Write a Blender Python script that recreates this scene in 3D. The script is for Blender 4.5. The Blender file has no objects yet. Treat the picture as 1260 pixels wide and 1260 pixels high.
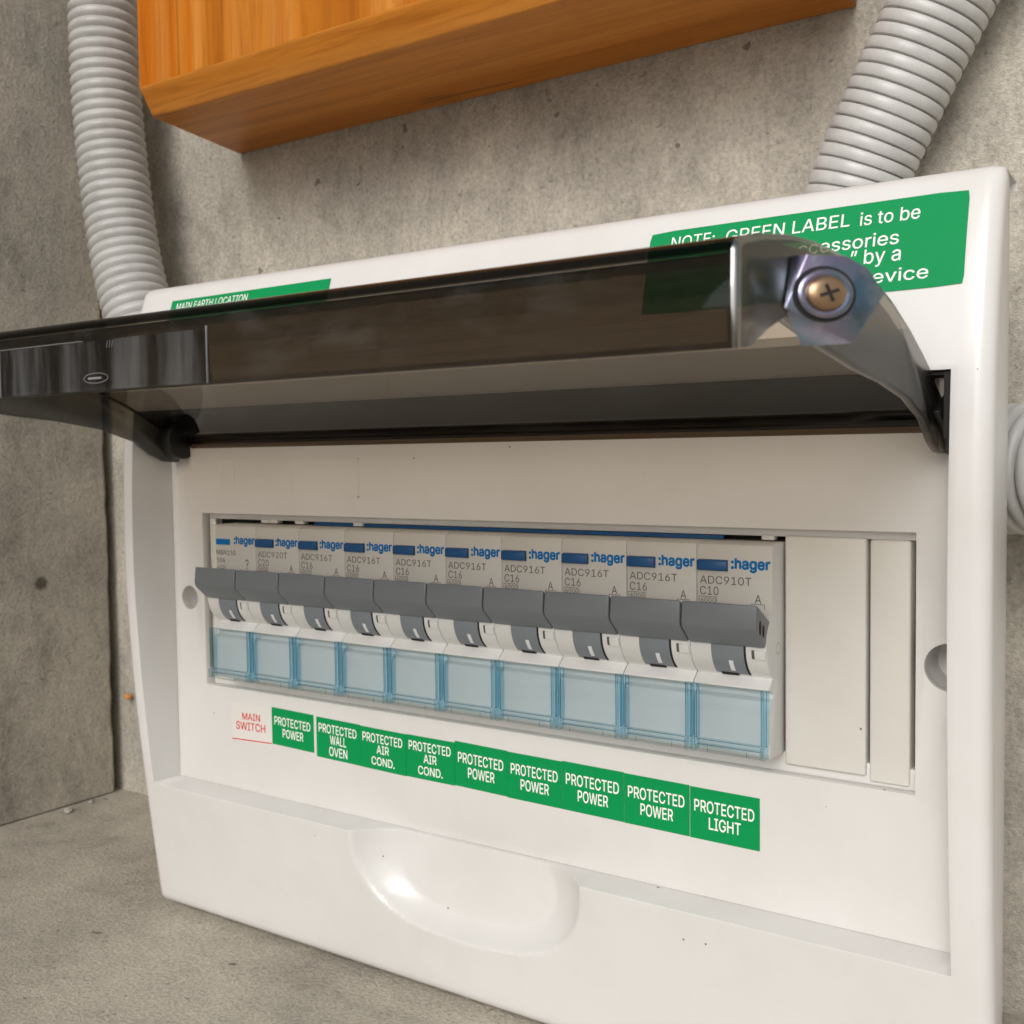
import bpy, bmesh, math, random
from mathutils import Vector
from mathutils.geometry import delaunay_2d_cdt

random.seed(4)
scene = bpy.context.scene
COL = scene.collection
R = math.radians
MM = 0.001                      # everything below is written in millimetres

# ------------------------------------------------------------------ camera
cam_d = bpy.data.cameras.new('camera')
cam = bpy.data.objects.new('camera', cam_d)
COL.objects.link(cam)
cam.location = (280.221 * MM, -234.498 * MM, 71.838 * MM)
cam.rotation_euler = (R(87.0640), R(0.7637), R(34.4109))
cam_d.sensor_width = 36.0
cam_d.lens = 36.0 * 1365.598 / 1260.0
cam_d.clip_start = 0.005
cam_d.clip_end = 200.0
cam_d.dof.use_dof = True
cam_d.dof.focus_distance = 0.250
cam_d.dof.aperture_fstop = (cam_d.lens * MM) / 0.0009 
scene.camera = cam

# ------------------------------------------------------------------ daylight
SUN_EL, SUN_AZ = R(32), R(8)   # azimuth measured from -y (out of the wall) towards +x
world = bpy.data.worlds.new('World')
scene.world = world
world.use_nodes = True
nt = world.node_tree
nt.nodes.clear()
wo = nt.nodes.new('ShaderNodeOutputWorld')
bg = nt.nodes.new('ShaderNodeBackground')
sky = nt.nodes.new('ShaderNodeTexSky')
sky.sky_type = 'NISHITA'
sky.sun_disc = False
sky.sun_elevation = SUN_EL
sky.sun_rotation = R(180) - SUN_AZ
sky.air_density = 1.0
sky.dust_density = 4.0
sky.ozone_density = 1.0
hs = nt.nodes.new('ShaderNodeHueSaturation')     # thin overcast: a paler sky
hs.inputs['Saturation'].default_value = 0.22
nt.links.new(sky.outputs[0], hs.inputs['Color'])
nt.links.new(hs.outputs[0], bg.inputs[0])
bg.inputs[1].default_value = 0.13
nt.links.new(bg.outputs[0], wo.inputs[0])

sun_d = bpy.data.lights.new('sun', 'SUN')
sun_d.energy = 1.2
sun_d.angle = R(32)
sun_d.color = (1.0, 0.975, 0.945)
sun = bpy.data.objects.new('sun', sun_d)
COL.objects.link(sun)
d = Vector((math.sin(SUN_AZ) * math.cos(SUN_EL), -math.cos(SUN_AZ) * math.cos(SUN_EL), math.sin(SUN_EL)))
sun.rotation_euler = d.to_track_quat('Z', 'Y').to_euler()
sun.location = d * 3

vs = scene.view_settings
vs.view_transform = 'Standard'
vs.look = 'None'
vs.exposure = -0.08
vs.gamma = 1.0
vs.use_curve_mapping = False
scene.cycles.max_bounces = 12
scene.cycles.transparent_max_bounces = 24

# ------------------------------------------------------------------ materials
def mat(name, color, rough=0.5, metal=0.0, spec=0.5, coat=0.0):
    m = bpy.data.materials.new(name)
    m.use_nodes = True
    b = m.node_tree.nodes['Principled BSDF']
    b.inputs['Base Color'].default_value = (*color, 1)
    b.inputs['Roughness'].default_value = rough
    b.inputs['Metallic'].default_value = metal
    b.inputs['Specular IOR Level'].default_value = spec
    b.inputs['Coat Weight'].default_value = coat
    b.inputs['Coat Roughness'].default_value = 0.08
    return m

class NB:
    """small node-graph helper on one material"""
    def __init__(s, m):
        s.t = m.node_tree
        s.b = s.t.nodes['Principled BSDF']
        tc = s.t.nodes.new('ShaderNodeTexCoord')
        s.obj = tc.outputs['Object']
    def n(s, kind, **kw):
        x = s.t.nodes.new(kind)
        for k, v in kw.items():
            if hasattr(x, k): setattr(x, k, v)
            else: x.inputs[k].default_value = v
        return x
    def l(s, a, b): s.t.links.new(a, b)
    def mapping(s, scale, rot=(0, 0, 0), loc=(0, 0, 0)):
        m = s.n('ShaderNodeMapping')
        m.inputs['Scale'].default_value = scale
        m.inputs['Rotation'].default_value = rot
        m.inputs['Location'].default_value = loc
        s.l(s.obj, m.inputs[0])
        return m.outputs[0]
    def noise(s, vec, scale, detail=4, rough=0.55, dist=0.0):
        x = s.n('ShaderNodeTexNoise')
        x.inputs['Scale'].default_value = scale
        x.inputs['Detail'].default_value = detail
        x.inputs['Roughness'].default_value = rough
        x.inputs['Distortion'].default_value = dist
        s.l(vec, x.inputs['Vector'])
        return x.outputs[0]
    def ramp(s, fac, stops):
        x = s.n('ShaderNodeValToRGB')
        e = x.color_ramp.elements
        while len(e) < len(stops): e.new(0.5)
        for i, (p, c) in enumerate(stops):
            e[i].position = p
            e[i].color = (*c, 1) if len(c) == 3 else c
        s.l(fac, x.inputs[0])
        return x.outputs[0]
    def mix(s, fac, a, b, mode='MIX'):
        x = s.n('ShaderNodeMix', data_type='RGBA', blend_type=mode)
        if isinstance(fac, float): x.inputs[0].default_value = fac
        else: s.l(fac, x.inputs[0])
        for v, i in ((a, 6), (b, 7)):
            if isinstance(v, tuple): x.inputs[i].default_value = (*v, 1)
            else: s.l(v, x.inputs[i])
        return x.outputs[2]
    def math(s, op, a, b=None):
        x = s.n('ShaderNodeMath', operation=op)
        for v, i in ((a, 0), (b, 1)):
            if v is None: continue
            if isinstance(v, (int, float)): x.inputs[i].default_value = v
            else: s.l(v, x.inputs[i])
        return x.outputs[0]
    def bump(s, h, strength, dist):
        x = s.n('ShaderNodeBump')
        x.inputs['Strength'].default_value = strength
        x.inputs['Distance'].default_value = dist
        s.l(h, x.inputs['Height'])
        s.l(x.outputs[0], s.b.inputs['Normal'])

def specks(g, vec, scale, size, gate):
    """sparse dots: a few voronoi cells, each with a small dark centre"""
    v = g.n('ShaderNodeTexVoronoi')
    v.inputs['Scale'].default_value = scale
    g.l(vec, v.inputs['Vector'])
    dot = g.math('LESS_THAN', v.outputs['Distance'], size)
    sep = g.n('ShaderNodeSeparateColor')
    g.l(v.outputs['Color'], sep.inputs[0])
    keep = g.math('GREATER_THAN', sep.outputs[0], gate)
    return g.math('MULTIPLY', dot, keep)

def concrete(name, tone, warm=0.0, seed=0.0, swirl=True):
    m = mat(name, (0.3, 0.28, 0.25), 0.9, spec=0.25)
    g = NB(m)
    v = g.mapping((1, 1, 1), loc=(seed, seed * 0.7, seed * 1.3))
    big = g.noise(v, 14, 5, 0.6, 0.4)
    mid = g.noise(v, 60, 8, 0.72, 0.25)
    fine = g.noise(v, 850, 4, 0.7)
    a, b, c = (tuple(tone * k * x for x in (1.0, 0.955 - warm * 0.5, 0.85 - warm)) for k in (0.74, 1.0, 1.14))
    col = g.ramp(big, [(0.30, a), (0.52, b), (0.75, c)])
    col = g.mix(0.55, col, g.ramp(mid, [(0.28, (0.62, 0.61, 0.59)), (0.5, (1.0, 1.0, 1.0)), (0.72, (1.25, 1.24, 1.2))]), 'MULTIPLY')
    col = g.mix(0.75, col, g.ramp(fine, [(0.30, (0.66, 0.65, 0.63)), (0.5, (1.0, 1.0, 1.0)), (0.70, (1.30, 1.29, 1.26))]), 'MULTIPLY')
    if swirl:                                   # trowel and laitance marks, streaky
        vv = g.mapping((90, 90, 26), rot=(0.0, R(25), 0.0), loc=(seed, 0, 3))
        st = g.noise(vv, 1.6, 5, 0.7, 1.5)
        col = g.mix(0.5, col, g.ramp(st, [(0.30, (0.72, 0.71, 0.70)), (0.48, (1.0, 1.0, 1.0)), (0.70, (1.22, 1.22, 1.20))]), 'MULTIPLY')
    warp = g.n('ShaderNodeVectorMath', operation='MULTIPLY_ADD')
    wn = g.n('ShaderNodeTexNoise'); wn.inputs['Scale'].default_value = 260
    g.l(v, wn.inputs['Vector']); g.l(wn.outputs[1], warp.inputs[0])
    warp.inputs[1].default_value = (0.006, 0.006, 0.006); g.l(v, warp.inputs[2])
    pits = specks(g, warp.outputs[0], 95, 0.13, 0.86)
    pits2 = specks(g, warp.outputs[0], 22, 0.06, 0.78)
    pin = specks(g, warp.outputs[0], 330, 0.20, 0.80)
    pit = g.math('MAXIMUM', g.math('MAXIMUM', pits, pits2), g.math('MULTIPLY', pin, 0.55))
    col = g.mix(g.math('MULTIPLY', pit, 0.72), col, tuple(tone * x for x in (0.28, 0.23, 0.19)))
    g.l(col, g.b.inputs['Base Color'])
    stain = g.noise(g.mapping((1, 1, 0.55), loc=(seed + 2, 1, 4)), 26, 6, 0.7, 0.5)
    col = g.mix(0.8, col, g.ramp(stain, [(0.30, (0.66, 0.655, 0.64)), (0.44, (1.0, 1.0, 1.0)), (0.68, (1.0, 1.0, 1.0)), (0.80, (1.14, 1.14, 1.13))]), 'MULTIPLY')
    g.l(col, g.b.inputs['Base Color'])
    h = g.math('ADD', g.math('MULTIPLY', mid, 0.5), fine)
    h = g.math('SUBTRACT', h, g.math('MULTIPLY', pit, 0.8))
    g.bump(h, 0.75, 0.0014)
    return m

def plastic(name, color, rough=0.32, dirt=True, tex=0.0):
    m = mat(name, color, rough, spec=0.45)
    g = NB(m)
    v = g.obj
    n = g.noise(v, 35, 4, 0.6)
    k = lambda f: tuple(min(1, c * f) for c in color)
    col = g.ramp(n, [(0.3, tuple(a * b for a, b in zip(k(0.955), (1, 0.99, 0.975)))), (0.6, color)])
    if dirt:
        s1 = specks(g, v, 75, 0.030, 0.82)
        s2 = specks(g, v, 190, 0.050, 0.90)
        s = g.math('MAXIMUM', s1, s2)
        col = g.mix(g.math('MULTIPLY', s, 0.8), col, (0.05, 0.04, 0.03))
        smear = g.noise(g.mapping((1, 1, 0.4)), 95, 5, 0.7, 1.0)
        col = g.mix(0.35, col, g.ramp(smear, [(0.62, (1, 1, 1)), (0.80, (0.86, 0.85, 0.82))]), 'MULTIPLY')
    g.l(col, g.b.inputs['Base Color'])
    rr = g.math('ADD', g.math('MULTIPLY', g.noise(v, 60, 3), 0.14), rough - 0.07)
    g.l(rr, g.b.inputs['Roughness'])
    if tex: g.bump(g.noise(v, 900, 2), tex, 0.0002)
    return m

def clear_tint(name, tint, ior=1.5, rough=0.03, dust_glare=0.0, streak=(26, 40, 60)):
    """thin tinted plastic: tint = what one wall lets through, with a Fresnel sheen"""
    m = bpy.data.materials.new(name)
    m.use_nodes = True
    t = m.node_tree
    t.nodes.clear()
    o = t.nodes.new('ShaderNodeOutputMaterial')
    tr = t.nodes.new('ShaderNodeBsdfTransparent')
    gl = t.nodes.new('ShaderNodeBsdfGlossy')
    gl.inputs['Roughness'].default_value = rough
    fr = t.nodes.new('ShaderNodeFresnel')
    fr.inputs['IOR'].default_value = ior
    mx = t.nodes.new('ShaderNodeMixShader')
    geo = t.nodes.new('ShaderNodeNewGeometry')          # the sheen sits on the outer face only
    inv = t.nodes.new('ShaderNodeMath'); inv.operation = 'SUBTRACT'; inv.inputs[0].default_value = 1.0
    mul = t.nodes.new('ShaderNodeMath'); mul.operation = 'MULTIPLY'
    t.links.new(geo.outputs['Backfacing'], inv.inputs[1])
    t.links.new(fr.outputs[0], mul.inputs[0]); t.links.new(inv.outputs[0], mul.inputs[1])
    t.links.new(mul.outputs[0], mx.inputs[0])
    t.links.new(tr.outputs[0], mx.inputs[1])
    t.links.new(gl.outputs[0], mx.inputs[2])
    out = mx.outputs[0]
    if dust_glare:  # grey haze: dust, and the latch's painted reflection streaks
        df = t.nodes.new('ShaderNodeBsdfDiffuse')
        df.inputs['Color'].default_value = (0.42, 0.42, 0.42, 1)
        tc = t.nodes.new('ShaderNodeTexCoord')
        mp = t.nodes.new('ShaderNodeMapping'); mp.inputs['Scale'].default_value = streak
        t.links.new(tc.outputs['Object'], mp.inputs[0])
        nz = t.nodes.new('ShaderNodeTexNoise'); nz.inputs['Scale'].default_value = 1.0; nz.inputs['Detail'].default_value = 6
        nz.inputs['Roughness'].default_value = 0.7
        t.links.new(mp.outputs[0], nz.inputs['Vector'])
        rp = t.nodes.new('ShaderNodeMapRange')
        rp.inputs['From Min'].default_value = 0.48; rp.inputs['From Max'].default_value = 0.80
        rp.inputs['To Max'].default_value = dust_glare
        t.links.new(nz.outputs[0], rp.inputs['Value'])
        m2 = t.nodes.new('ShaderNodeMixShader')
        t.links.new(rp.outputs[0], m2.inputs[0]); t.links.new(out, m2.inputs[1]); t.links.new(df.outputs[0], m2.inputs[2])
        out = m2.outputs[0]
    tr.inputs['Color'].default_value = (*[math.sqrt(c) for c in tint], 1)      # two faces to a wall
    t.links.new(out, o.inputs['Surface'])
    return m

def wood(name, along):
    """orange varnished laminated pine; the grain runs along the axis 'along'"""
    m = mat(name, (0.6, 0.24, 0.05), 0.42, spec=0.2)
    g = NB(m)
    sc = {'z': (1, 1, 0.05), 'x': (0.05, 1, 1)}[along]
    v = g.mapping(sc)
    lam = g.noise(g.mapping(tuple(1 if s == 1 else 0.0 for s in sc)), 42, 1, 0.4)
    gr = g.noise(v, 240, 5, 0.65, 1.2)
    fine = g.noise(v, 900, 3, 0.6)
    col = g.ramp(lam, [(0.32, (0.33, 0.092, 0.006)), (0.44, (0.50, 0.165, 0.012)), (0.54, (0.60, 0.235, 0.040)), (0.63, (0.52, 0.135, 0.003)), (0.72, (0.56, 0.20, 0.022))])
    col = g.mix(0.55, col, g.ramp(gr, [(0.32, (0.62, 0.52, 0.42)), (0.5, (1, 1, 1)), (0.72, (1.22, 1.22, 1.2))]), 'MULTIPLY')
    col = g.mix(0.4, col, g.ramp(fine, [(0.3, (0.75, 0.70, 0.65)), (0.55, (1, 1, 1))]), 'MULTIPLY')
    cr = g.noise(g.mapping({'z': (1, 1, 0.02), 'x': (0.10, 1, 1)}[along]), 120, 2, 0.4, 0.6)
    col = g.mix(g.ramp(cr, [(0.67, (0, 0, 0)), (0.72, (0.6, 0.6, 0.6))]), col, (0.15, 0.06, 0.012))
    blot = g.noise(g.obj, 30, 5, 0.65, 0.6)
    col = g.mix(g.ramp(blot, [(0.63, (0, 0, 0)), (0.74, (0.6, 0.6, 0.6))]), col, (0.13, 0.075, 0.04))
    g.l(col, g.b.inputs['Base Color'])
    g.bump(g.math('ADD', gr, fine), 0.12, 0.0006)
    return m

WHITE = (0.69, 0.68, 0.668)
M = {}
M['cover'] = plastic('white_cover_plastic', WHITE, 0.20)
M['panel'] = plastic('white_panel_plastic', (0.69, 0.675, 0.655), 0.34)
M['blank'] = plastic('blank_plastic', (0.67, 0.655, 0.61), 0.42)
M['body'] = plastic('breaker_plastic', (0.70, 0.70, 0.69), 0.40, dirt=False)
M['face'] = plastic('breaker_face', (0.57, 0.555, 0.52), 0.5, dirt=False)
M['toggle'] = plastic('dark_grey_plastic', (0.165, 0.183, 0.197), 0.36, dirt=False, tex=0.15)
M['barrel'] = plastic('slate_plastic', (0.20, 0.225, 0.25), 0.40, dirt=False)
M['black'] = mat('black_plastic', (0.006, 0.006, 0.006), 0.4)
M['dark'] = mat('dark_gap', (0.012, 0.011, 0.010), 0.8)
M['blue'] = mat('blue_plastic', (0.005, 0.075, 0.22), 0.35)
M['blue_ink'] = mat('blue_ink', (0.002, 0.15, 0.42), 0.55, spec=0.2)
M['grey_ink'] = mat('grey_ink', (0.105, 0.10, 0.10), 0.6)
M['hole'] = mat('grey_hole', (0.09, 0.09, 0.09), 0.6)
M['tick'] = mat('white_tick', (0.75, 0.77, 0.80), 0.5)
M['green'] = mat('green_sticker', (0.000, 0.265, 0.080), 0.6, spec=0.2)
M['green_deep'] = mat('green_strip_sticker', (0.0, 0.275, 0.075), 0.45, spec=0.2)
M['white_ink'] = mat('white_ink', (0.84, 0.88, 0.83), 0.5)
M['white_film'] = mat('white_sticker', (0.73, 0.70, 0.665), 0.34)
M['red_ink'] = mat('red_ink', (0.66, 0.035, 0.03), 0.5)
M['smoke'] = clear_tint('smoked_plastic', (0.56, 0.475, 0.37), 1.5, 0.04, dust_glare=0.05)
M['smoke_grazing_dark'] = clear_tint('smoked_plastic_grazing_dark', (0.012, 0.010, 0.008), 1.18, 0.12)  # near-black tint stands in for the dark grazing view
M['smoke_glint'] = clear_tint('smoked_plastic_glint_edge', (0.10, 0.09, 0.07), 3.6, 0.14)  # reflectance raised far above plastic so the bevelled edges glint
M['smoke_lip'] = clear_tint('smoked_lip_plastic', (0.10, 0.08, 0.058), 1.5, 0.03, dust_glare=0.13)
M['smoke_dense'] = clear_tint('dense_smoked_plastic', (0.105, 0.09, 0.068), 1.6, 0.26, dust_glare=0.03)
M['smoke_latch'] = clear_tint('latch_reflection_streaks', (0.42, 0.43, 0.45), 1.5, 0.10, dust_glare=0.26, streak=(60, 60, 5))  # streaky grey haze painted in place of reflections on the latch
M['smoke_rail'] = clear_tint('smoked_rail_plastic', (0.14, 0.09, 0.05), 1.5, 0.08)
M['aqua'] = clear_tint('aqua_plastic', (0.80, 0.88, 0.912), 1.9, 0.07)
M['aqua_edge'] = clear_tint('aqua_edge_plastic', (0.22, 0.47, 0.58), 1.6, 0.08)
M['aqua_rib'] = clear_tint('aqua_rib_plastic', (0.64, 0.82, 0.90), 1.7, 0.06)
M['steel'] = mat('blued_steel', (0.36, 0.40, 0.50), 0.26, 1.0)
M['brass'] = mat('yellow_screw', (0.42, 0.28, 0.17), 0.38, 1.0)
M['wood_v'] = wood('pine_upright_grain', 'z')
M['wood_h'] = wood('pine_lengthwise_grain', 'x')
M['wall'] = concrete('back_wall_concrete', 0.50, 0.05, 0.0)
M['wall_l'] = concrete('left_wall_concrete', 0.50, 0.06, 5.3)
M['floor'] = concrete('floor_concrete', 0.52, 0.08, 9.1, swirl=False)
M['conduit'] = mat('grey_conduit', (0.40, 0.40, 0.39), 0.36)
M['scrap'] = mat('orange_scrap', (0.62, 0.24, 0.05), 0.8)

# one round air hole in the left wall
g = NB(M['wall_l'])
dv = g.n('ShaderNodeVectorMath', operation='DISTANCE')
wv = g.n('ShaderNodeVectorMath', operation='MULTIPLY_ADD')
wn = g.n('ShaderNodeTexNoise'); wn.inputs['Scale'].default_value = 300
g.l(g.obj, wn.inputs['Vector']); g.l(wn.outputs[1], wv.inputs[0])
wv.inputs[1].default_value = (0.003, 0.003, 0.003); g.l(g.obj, wv.inputs[2])
g.l(wv.outputs[0], dv.inputs[0]); dv.inputs[1].default_value = (-0.1390, 0.0341, 0.0228)
hole = g.ramp(g.math('MULTIPLY', dv.outputs['Value'], 100.0), [(0.18, (0.9, 0.9, 0.9)), (0.36, (0, 0, 0))])
old = g.b.inputs['Base Color'].links[0].from_socket
g.l(g.mix(hole, old, (0.09, 0.075, 0.06)), g.b.inputs['Base Color'])

# steel: purple and blue heat tints
g = NB(M['steel'])
nz = g.noise(g.obj, 130, 3, 0.6, 0.5)
g.l(g.ramp(nz, [(0.30, (0.13, 0.22, 0.30)), (0.46, (0.24, 0.29, 0.38)), (0.60, (0.33, 0.29, 0.40)), (0.75, (0.46, 0.47, 0.52))]), g.b.inputs['Base Color'])
g.bump(g.noise(g.mapping((1, 0.2, 1)), 700, 3), 0.2, 0.0003)
# conduit: faint scuffs
g = NB(M['conduit'])
g.l(g.ramp(g.noise(g.obj, 90, 5, 0.6), [(0.3, (0.43, 0.425, 0.41)), (0.55, (0.52, 0.515, 0.50)), (0.8, (0.57, 0.565, 0.55))]), g.b.inputs['Base Color'])

# ------------------------------------------------------------------ builders
def org(parent):
    p = Vector((0, 0, 0))
    while parent is not None:
        p += Vector(parent.location)
        parent = parent.parent
    return p

def obj(name, bm, m, parent=None, bevel=0.0, seg=2, smooth=True, loc=None, angle=35):
    """one mesh object from a bmesh in millimetres (world axes)"""
    me = bpy.data.meshes.new(name)
    bmesh.ops.recalc_face_normals(bm, faces=bm.faces[:])
    base = Vector(loc) * MM if loc else Vector((0, 0, 0))
    off = org(parent) + base
    for v in bm.verts: v.co = v.co * MM - off
    bm.to_mesh(me)
    bm.free()
    for x in (m if isinstance(m, (list, tuple)) else [m]): me.materials.append(x)
    o = bpy.data.objects.new(name, me)
    COL.objects.link(o)
    o.parent = parent
    o.location = base
    if bevel:
        b = o.modifiers.new('bevel', 'BEVEL')
        b.width = bevel * MM; b.segments = seg; b.limit_method = 'ANGLE'; b.angle_limit = R(angle)
        b.harden_normals = False
    if smooth:
        for p in me.polygons: p.use_smooth = True
        me.set_sharp_from_angle(angle=R(40)) if not bevel else None
    return o

def empty(name, loc, label, cat, group=None):
    o = bpy.data.objects.new(name, None)
    COL.objects.link(o)
    o.empty_display_size = 0.01
    o.location = Vector(loc) * MM
    tag(o, label, cat, group)
    return o

def tag(o, label=None, cat=None, group=None, kind=None):
    if label: o['label'] = label
    if cat: o['category'] = cat
    if group: o['group'] = group
    if kind: o['kind'] = kind
    return o

def box(bm, x0, x1, y0, y1, z0, z1, mi=0):
    v = [bm.verts.new(p) for p in ((x0, y0, z0), (x1, y0, z0), (x1, y1, z0), (x0, y1, z0),
                                   (x0, y0, z1), (x1, y0, z1), (x1, y1, z1), (x0, y1, z1))]
    for f in ((0, 1, 2, 3), (4, 5, 6, 7), (0, 1, 5, 4), (1, 2, 6, 5), (2, 3, 7, 6), (3, 0, 4, 7)):
        bm.faces.new([v[i] for i in f]).material_index = mi
    return v

def prism_x(bm, prof, x0, x1, mi=0, mi_of=None):
    """a (y, z) outline drawn out along x"""
    a = [bm.verts.new((x0, y, z)) for y, z in prof]
    b = [bm.verts.new((x1, y, z)) for y, z in prof]
    n = len(prof)
    bm.faces.new(a).material_index = mi
    bm.faces.new(b[::-1]).material_index = mi
    for i in range(n):
        f = bm.faces.new((a[i], a[(i + 1) % n], b[(i + 1) % n], b[i]))
        f.material_index = mi_of.get(i, mi) if mi_of else mi

def disc(bm, c, axis, r, h, n=28, mi=0, r2=None):
    """cylinder/cone: centre of its base, axis 'x' or 'y' (h signed)"""
    r2 = r if r2 is None else r2
    A, B = [], []
    for i in range(n):
        t = 2 * math.pi * i / n
        u, w = math.cos(t), math.sin(t)
        if axis == 'x':
            A.append(bm.verts.new((c[0], c[1] + r * u, c[2] + r * w)))
            B.append(bm.verts.new((c[0] + h, c[1] + r2 * u, c[2] + r2 * w)))
        else:
            A.append(bm.verts.new((c[0] + r * u, c[1], c[2] + r * w)))
            B.append(bm.verts.new((c[0] + r2 * u, c[1] + h, c[2] + r2 * w)))
    bm.faces.new(A).material_index = mi
    bm.faces.new(B).material_index = mi
    for i in range(n):
        bm.faces.new((A[i], A[(i + 1) % n], B[(i + 1) % n], B[i])).material_index = mi

def plate_xz(bm, outer, holes, y0, y1, mi=0):
    """flat plate with through holes: outlines in (x, z), from y0 (front) to y1 (back)"""
    for y in (y0, y1):
        es = []
        for loop in [outer] + holes:
            vs_ = [bm.verts.new((x, y, z)) for x, z in loop]
            for i in range(len(vs_)): es.append(bm.edges.new((vs_[i], vs_[(i + 1) % len(vs_)])))
        bmesh.ops.triangle_fill(bm, use_beauty=True, edges=es)
    for loop in [outer] + holes:
        n = len(loop)
        for i in range(n):
            (xa, za), (xb, zb) = loop[i], loop[(i + 1) % n]
            q = [bm.verts.new(p) for p in ((xa, y0, za), (xb, y0, zb), (xb, y1, zb), (xa, y1, za))]
            bm.faces.new(q)
    bmesh.ops.remove_doubles(bm, verts=bm.verts[:], dist=0.001)
    for f in bm.faces: f.material_index = mi

def rect(x0, x1, z0, z1): return [(x0, z0), (x1, z0), (x1, z1), (x0, z1)]
def circle(cx, cz, r, n=32): return [(cx + r * math.cos(2 * math.pi * i / n), cz + r * math.sin(2 * math.pi * i / n)) for i in range(n)]

_tc = {}
try:                                                   # the grotesque that ships inside Blender, else its default
    FONT = bpy.data.fonts.load(bpy.utils.system_resource('DATAFILES', path='fonts') + '/Inter.woff2')
except Exception:
    FONT = None
def glyphs(text, weight=0.0):
    """text outline as (verts 2d, faces), cached"""
    k = (text, weight)
    if k not in _tc:
        cu = bpy.data.curves.new('t', 'FONT')
        cu.body = text; cu.size = 1.0; cu.resolution_u = 4
        if FONT: cu.font = FONT
        to = bpy.data.objects.new('t', cu)
        COL.objects.link(to)
        cu.fill_mode = 'NONE'
        dg = bpy.context.evaluated_depsgraph_get()
        me = bpy.data.meshes.new_from_object(to.evaluated_get(dg))
        pts = [(v.co.x, v.co.y) for v in me.vertices]
        E = [tuple(e.vertices) for e in me.edges]
        nxt = {}
        for a, b in E: nxt.setdefault(a, []).append(b); nxt.setdefault(b, []).append(a)
        seen, loops = set(), []
        for a in sorted(nxt):                          # walk each outline in its own direction
            if a in seen: continue
            L = [a]; seen.add(a)
            c = min(nxt[a], key=lambda q: (q != a + 1, q))
            while c not in seen:
                L.append(c); seen.add(c)
                n2 = [q for q in nxt[c] if q not in seen]
                if not n2: break
                c = n2[0]
            loops.append(L)
        area = lambda L: sum(pts[L[i - 1]][0] * pts[L[i]][1] - pts[L[i]][0] * pts[L[i - 1]][1] for i in range(len(L)))
        sg = 1.0 if max((area(L) for L in loops), key=abs) > 0 else -1.0
        if weight:                                     # fatten the strokes
            new = list(pts)
            for L in loops:
                for i in range(len(L)):
                    p, c, n_ = Vector(pts[L[i - 1]]), Vector(pts[L[i]]), Vector(pts[L[(i + 1) % len(L)]])
                    e = (n_ - p)
                    if e.length < 1e-6: continue
                    e.normalize()
                    new[L[i]] = (c.x + e.y * weight * sg, c.y - e.x * weight * sg)
            pts = new
        ed = [(L[i], L[(i + 1) % len(L)]) for L in loops for i in range(len(L))]
        cv, _, cf, _, _, _ = delaunay_2d_cdt([Vector(p) for p in pts], ed, [], 0, 1e-5)
        def wind(x, y):
            w = 0
            for L in loops:
                for i in range(len(L)):
                    (xa, ya), (xb, yb) = pts[L[i - 1]], pts[L[i]]
                    if (ya <= y) != (yb <= y):
                        t = xa + (y - ya) / (yb - ya) * (xb - xa)
                        if t > x: w += 1 if yb > ya else -1
            return w
        keep = [f for f in cf if wind(sum(cv[i].x for i in f) / len(f), sum(cv[i].y for i in f) / len(f)) != 0]
        _tc[k] = ([(v.x, v.y) for v in cv], [tuple(f) for f in keep])
        bpy.data.objects.remove(to); bpy.data.curves.remove(cu); bpy.data.meshes.remove(me)
    return _tc[k]

def text_into(bm, text, x0, x1, z0, z1, yf, mi=0, weight=0.0, rise=0.0, box_h=None):
    """lay the text in the rectangle, stretched to fit it; yf(x, z) gives the surface; rise = slope dz/dx"""
    vv, ff = glyphs(text, weight)
    ax, bx = min(v[0] for v in vv), max(v[0] for v in vv)
    if box_h: az, bz = box_h
    else: az, bz = min(v[1] for v in vv), max(v[1] for v in vv)
    V = []
    for x, z in vv:
        X = x0 + (x - ax) / (bx - ax) * (x1 - x0)
        Z = z0 + (z - az) / (bz - az) * (z1 - z0) + rise * (X - x0)
        V.append(bm.verts.new((X, yf(X, Z), Z)))
    for f in ff:
        try: bm.faces.new([V[i] for i in f]).material_index = mi
        except ValueError: pass

# ------------------------------------------------------------------ the setting: floor and walls
ZF, YW, XL = -75.0, 70.0, -140.5

bm = bmesh.new()
box(bm, -3000, 3000, -4000, 400, ZF - 200, ZF)
tag(obj('floor', bm, M['floor'], smooth=False), kind='structure')

bm = bmesh.new()
box(bm, -400, 1600, YW, YW + 200, ZF + 0.0 - 60, 1200)
o = obj('concrete_wall', bm, M['wall'], smooth=False)
tag(o, 'back concrete wall with dark pits, behind the timber block and the switchboard', 'wall')

# left wall: a precast block whose far edge stops short of the back wall, ragged along the joint
bm = bmesh.new()
rnd = random.Random(3)
zs = [ZF + 0.6 + i * 6.0 for i in range(140)]
A = [[], []]
for k, xx in enumerate((XL, XL - 200)):
    for z in zs:
        e = YW - 4.2 + rnd.uniform(-0.45, 0.45) + 0.2 * math.sin(z * 0.05)
        A[k].append((bm.verts.new((xx, -900, z)), bm.verts.new((xx, e - 1.8, z)), bm.verts.new((xx - 1.5 if k == 0 else xx, e, z))))
for i in range(len(zs) - 1):
    for k in (0, 1):
        for j in (0, 1):
            bm.faces.new((A[k][i][j], A[k][i][j + 1], A[k][i + 1][j + 1], A[k][i + 1][j]))
    bm.faces.new((A[0][i][2], A[1][i][2], A[1][i + 1][2], A[0][i + 1][2]))
    bm.faces.new((A[0][i][0], A[1][i][0], A[1][i + 1][0], A[0][i + 1][0]))
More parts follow.
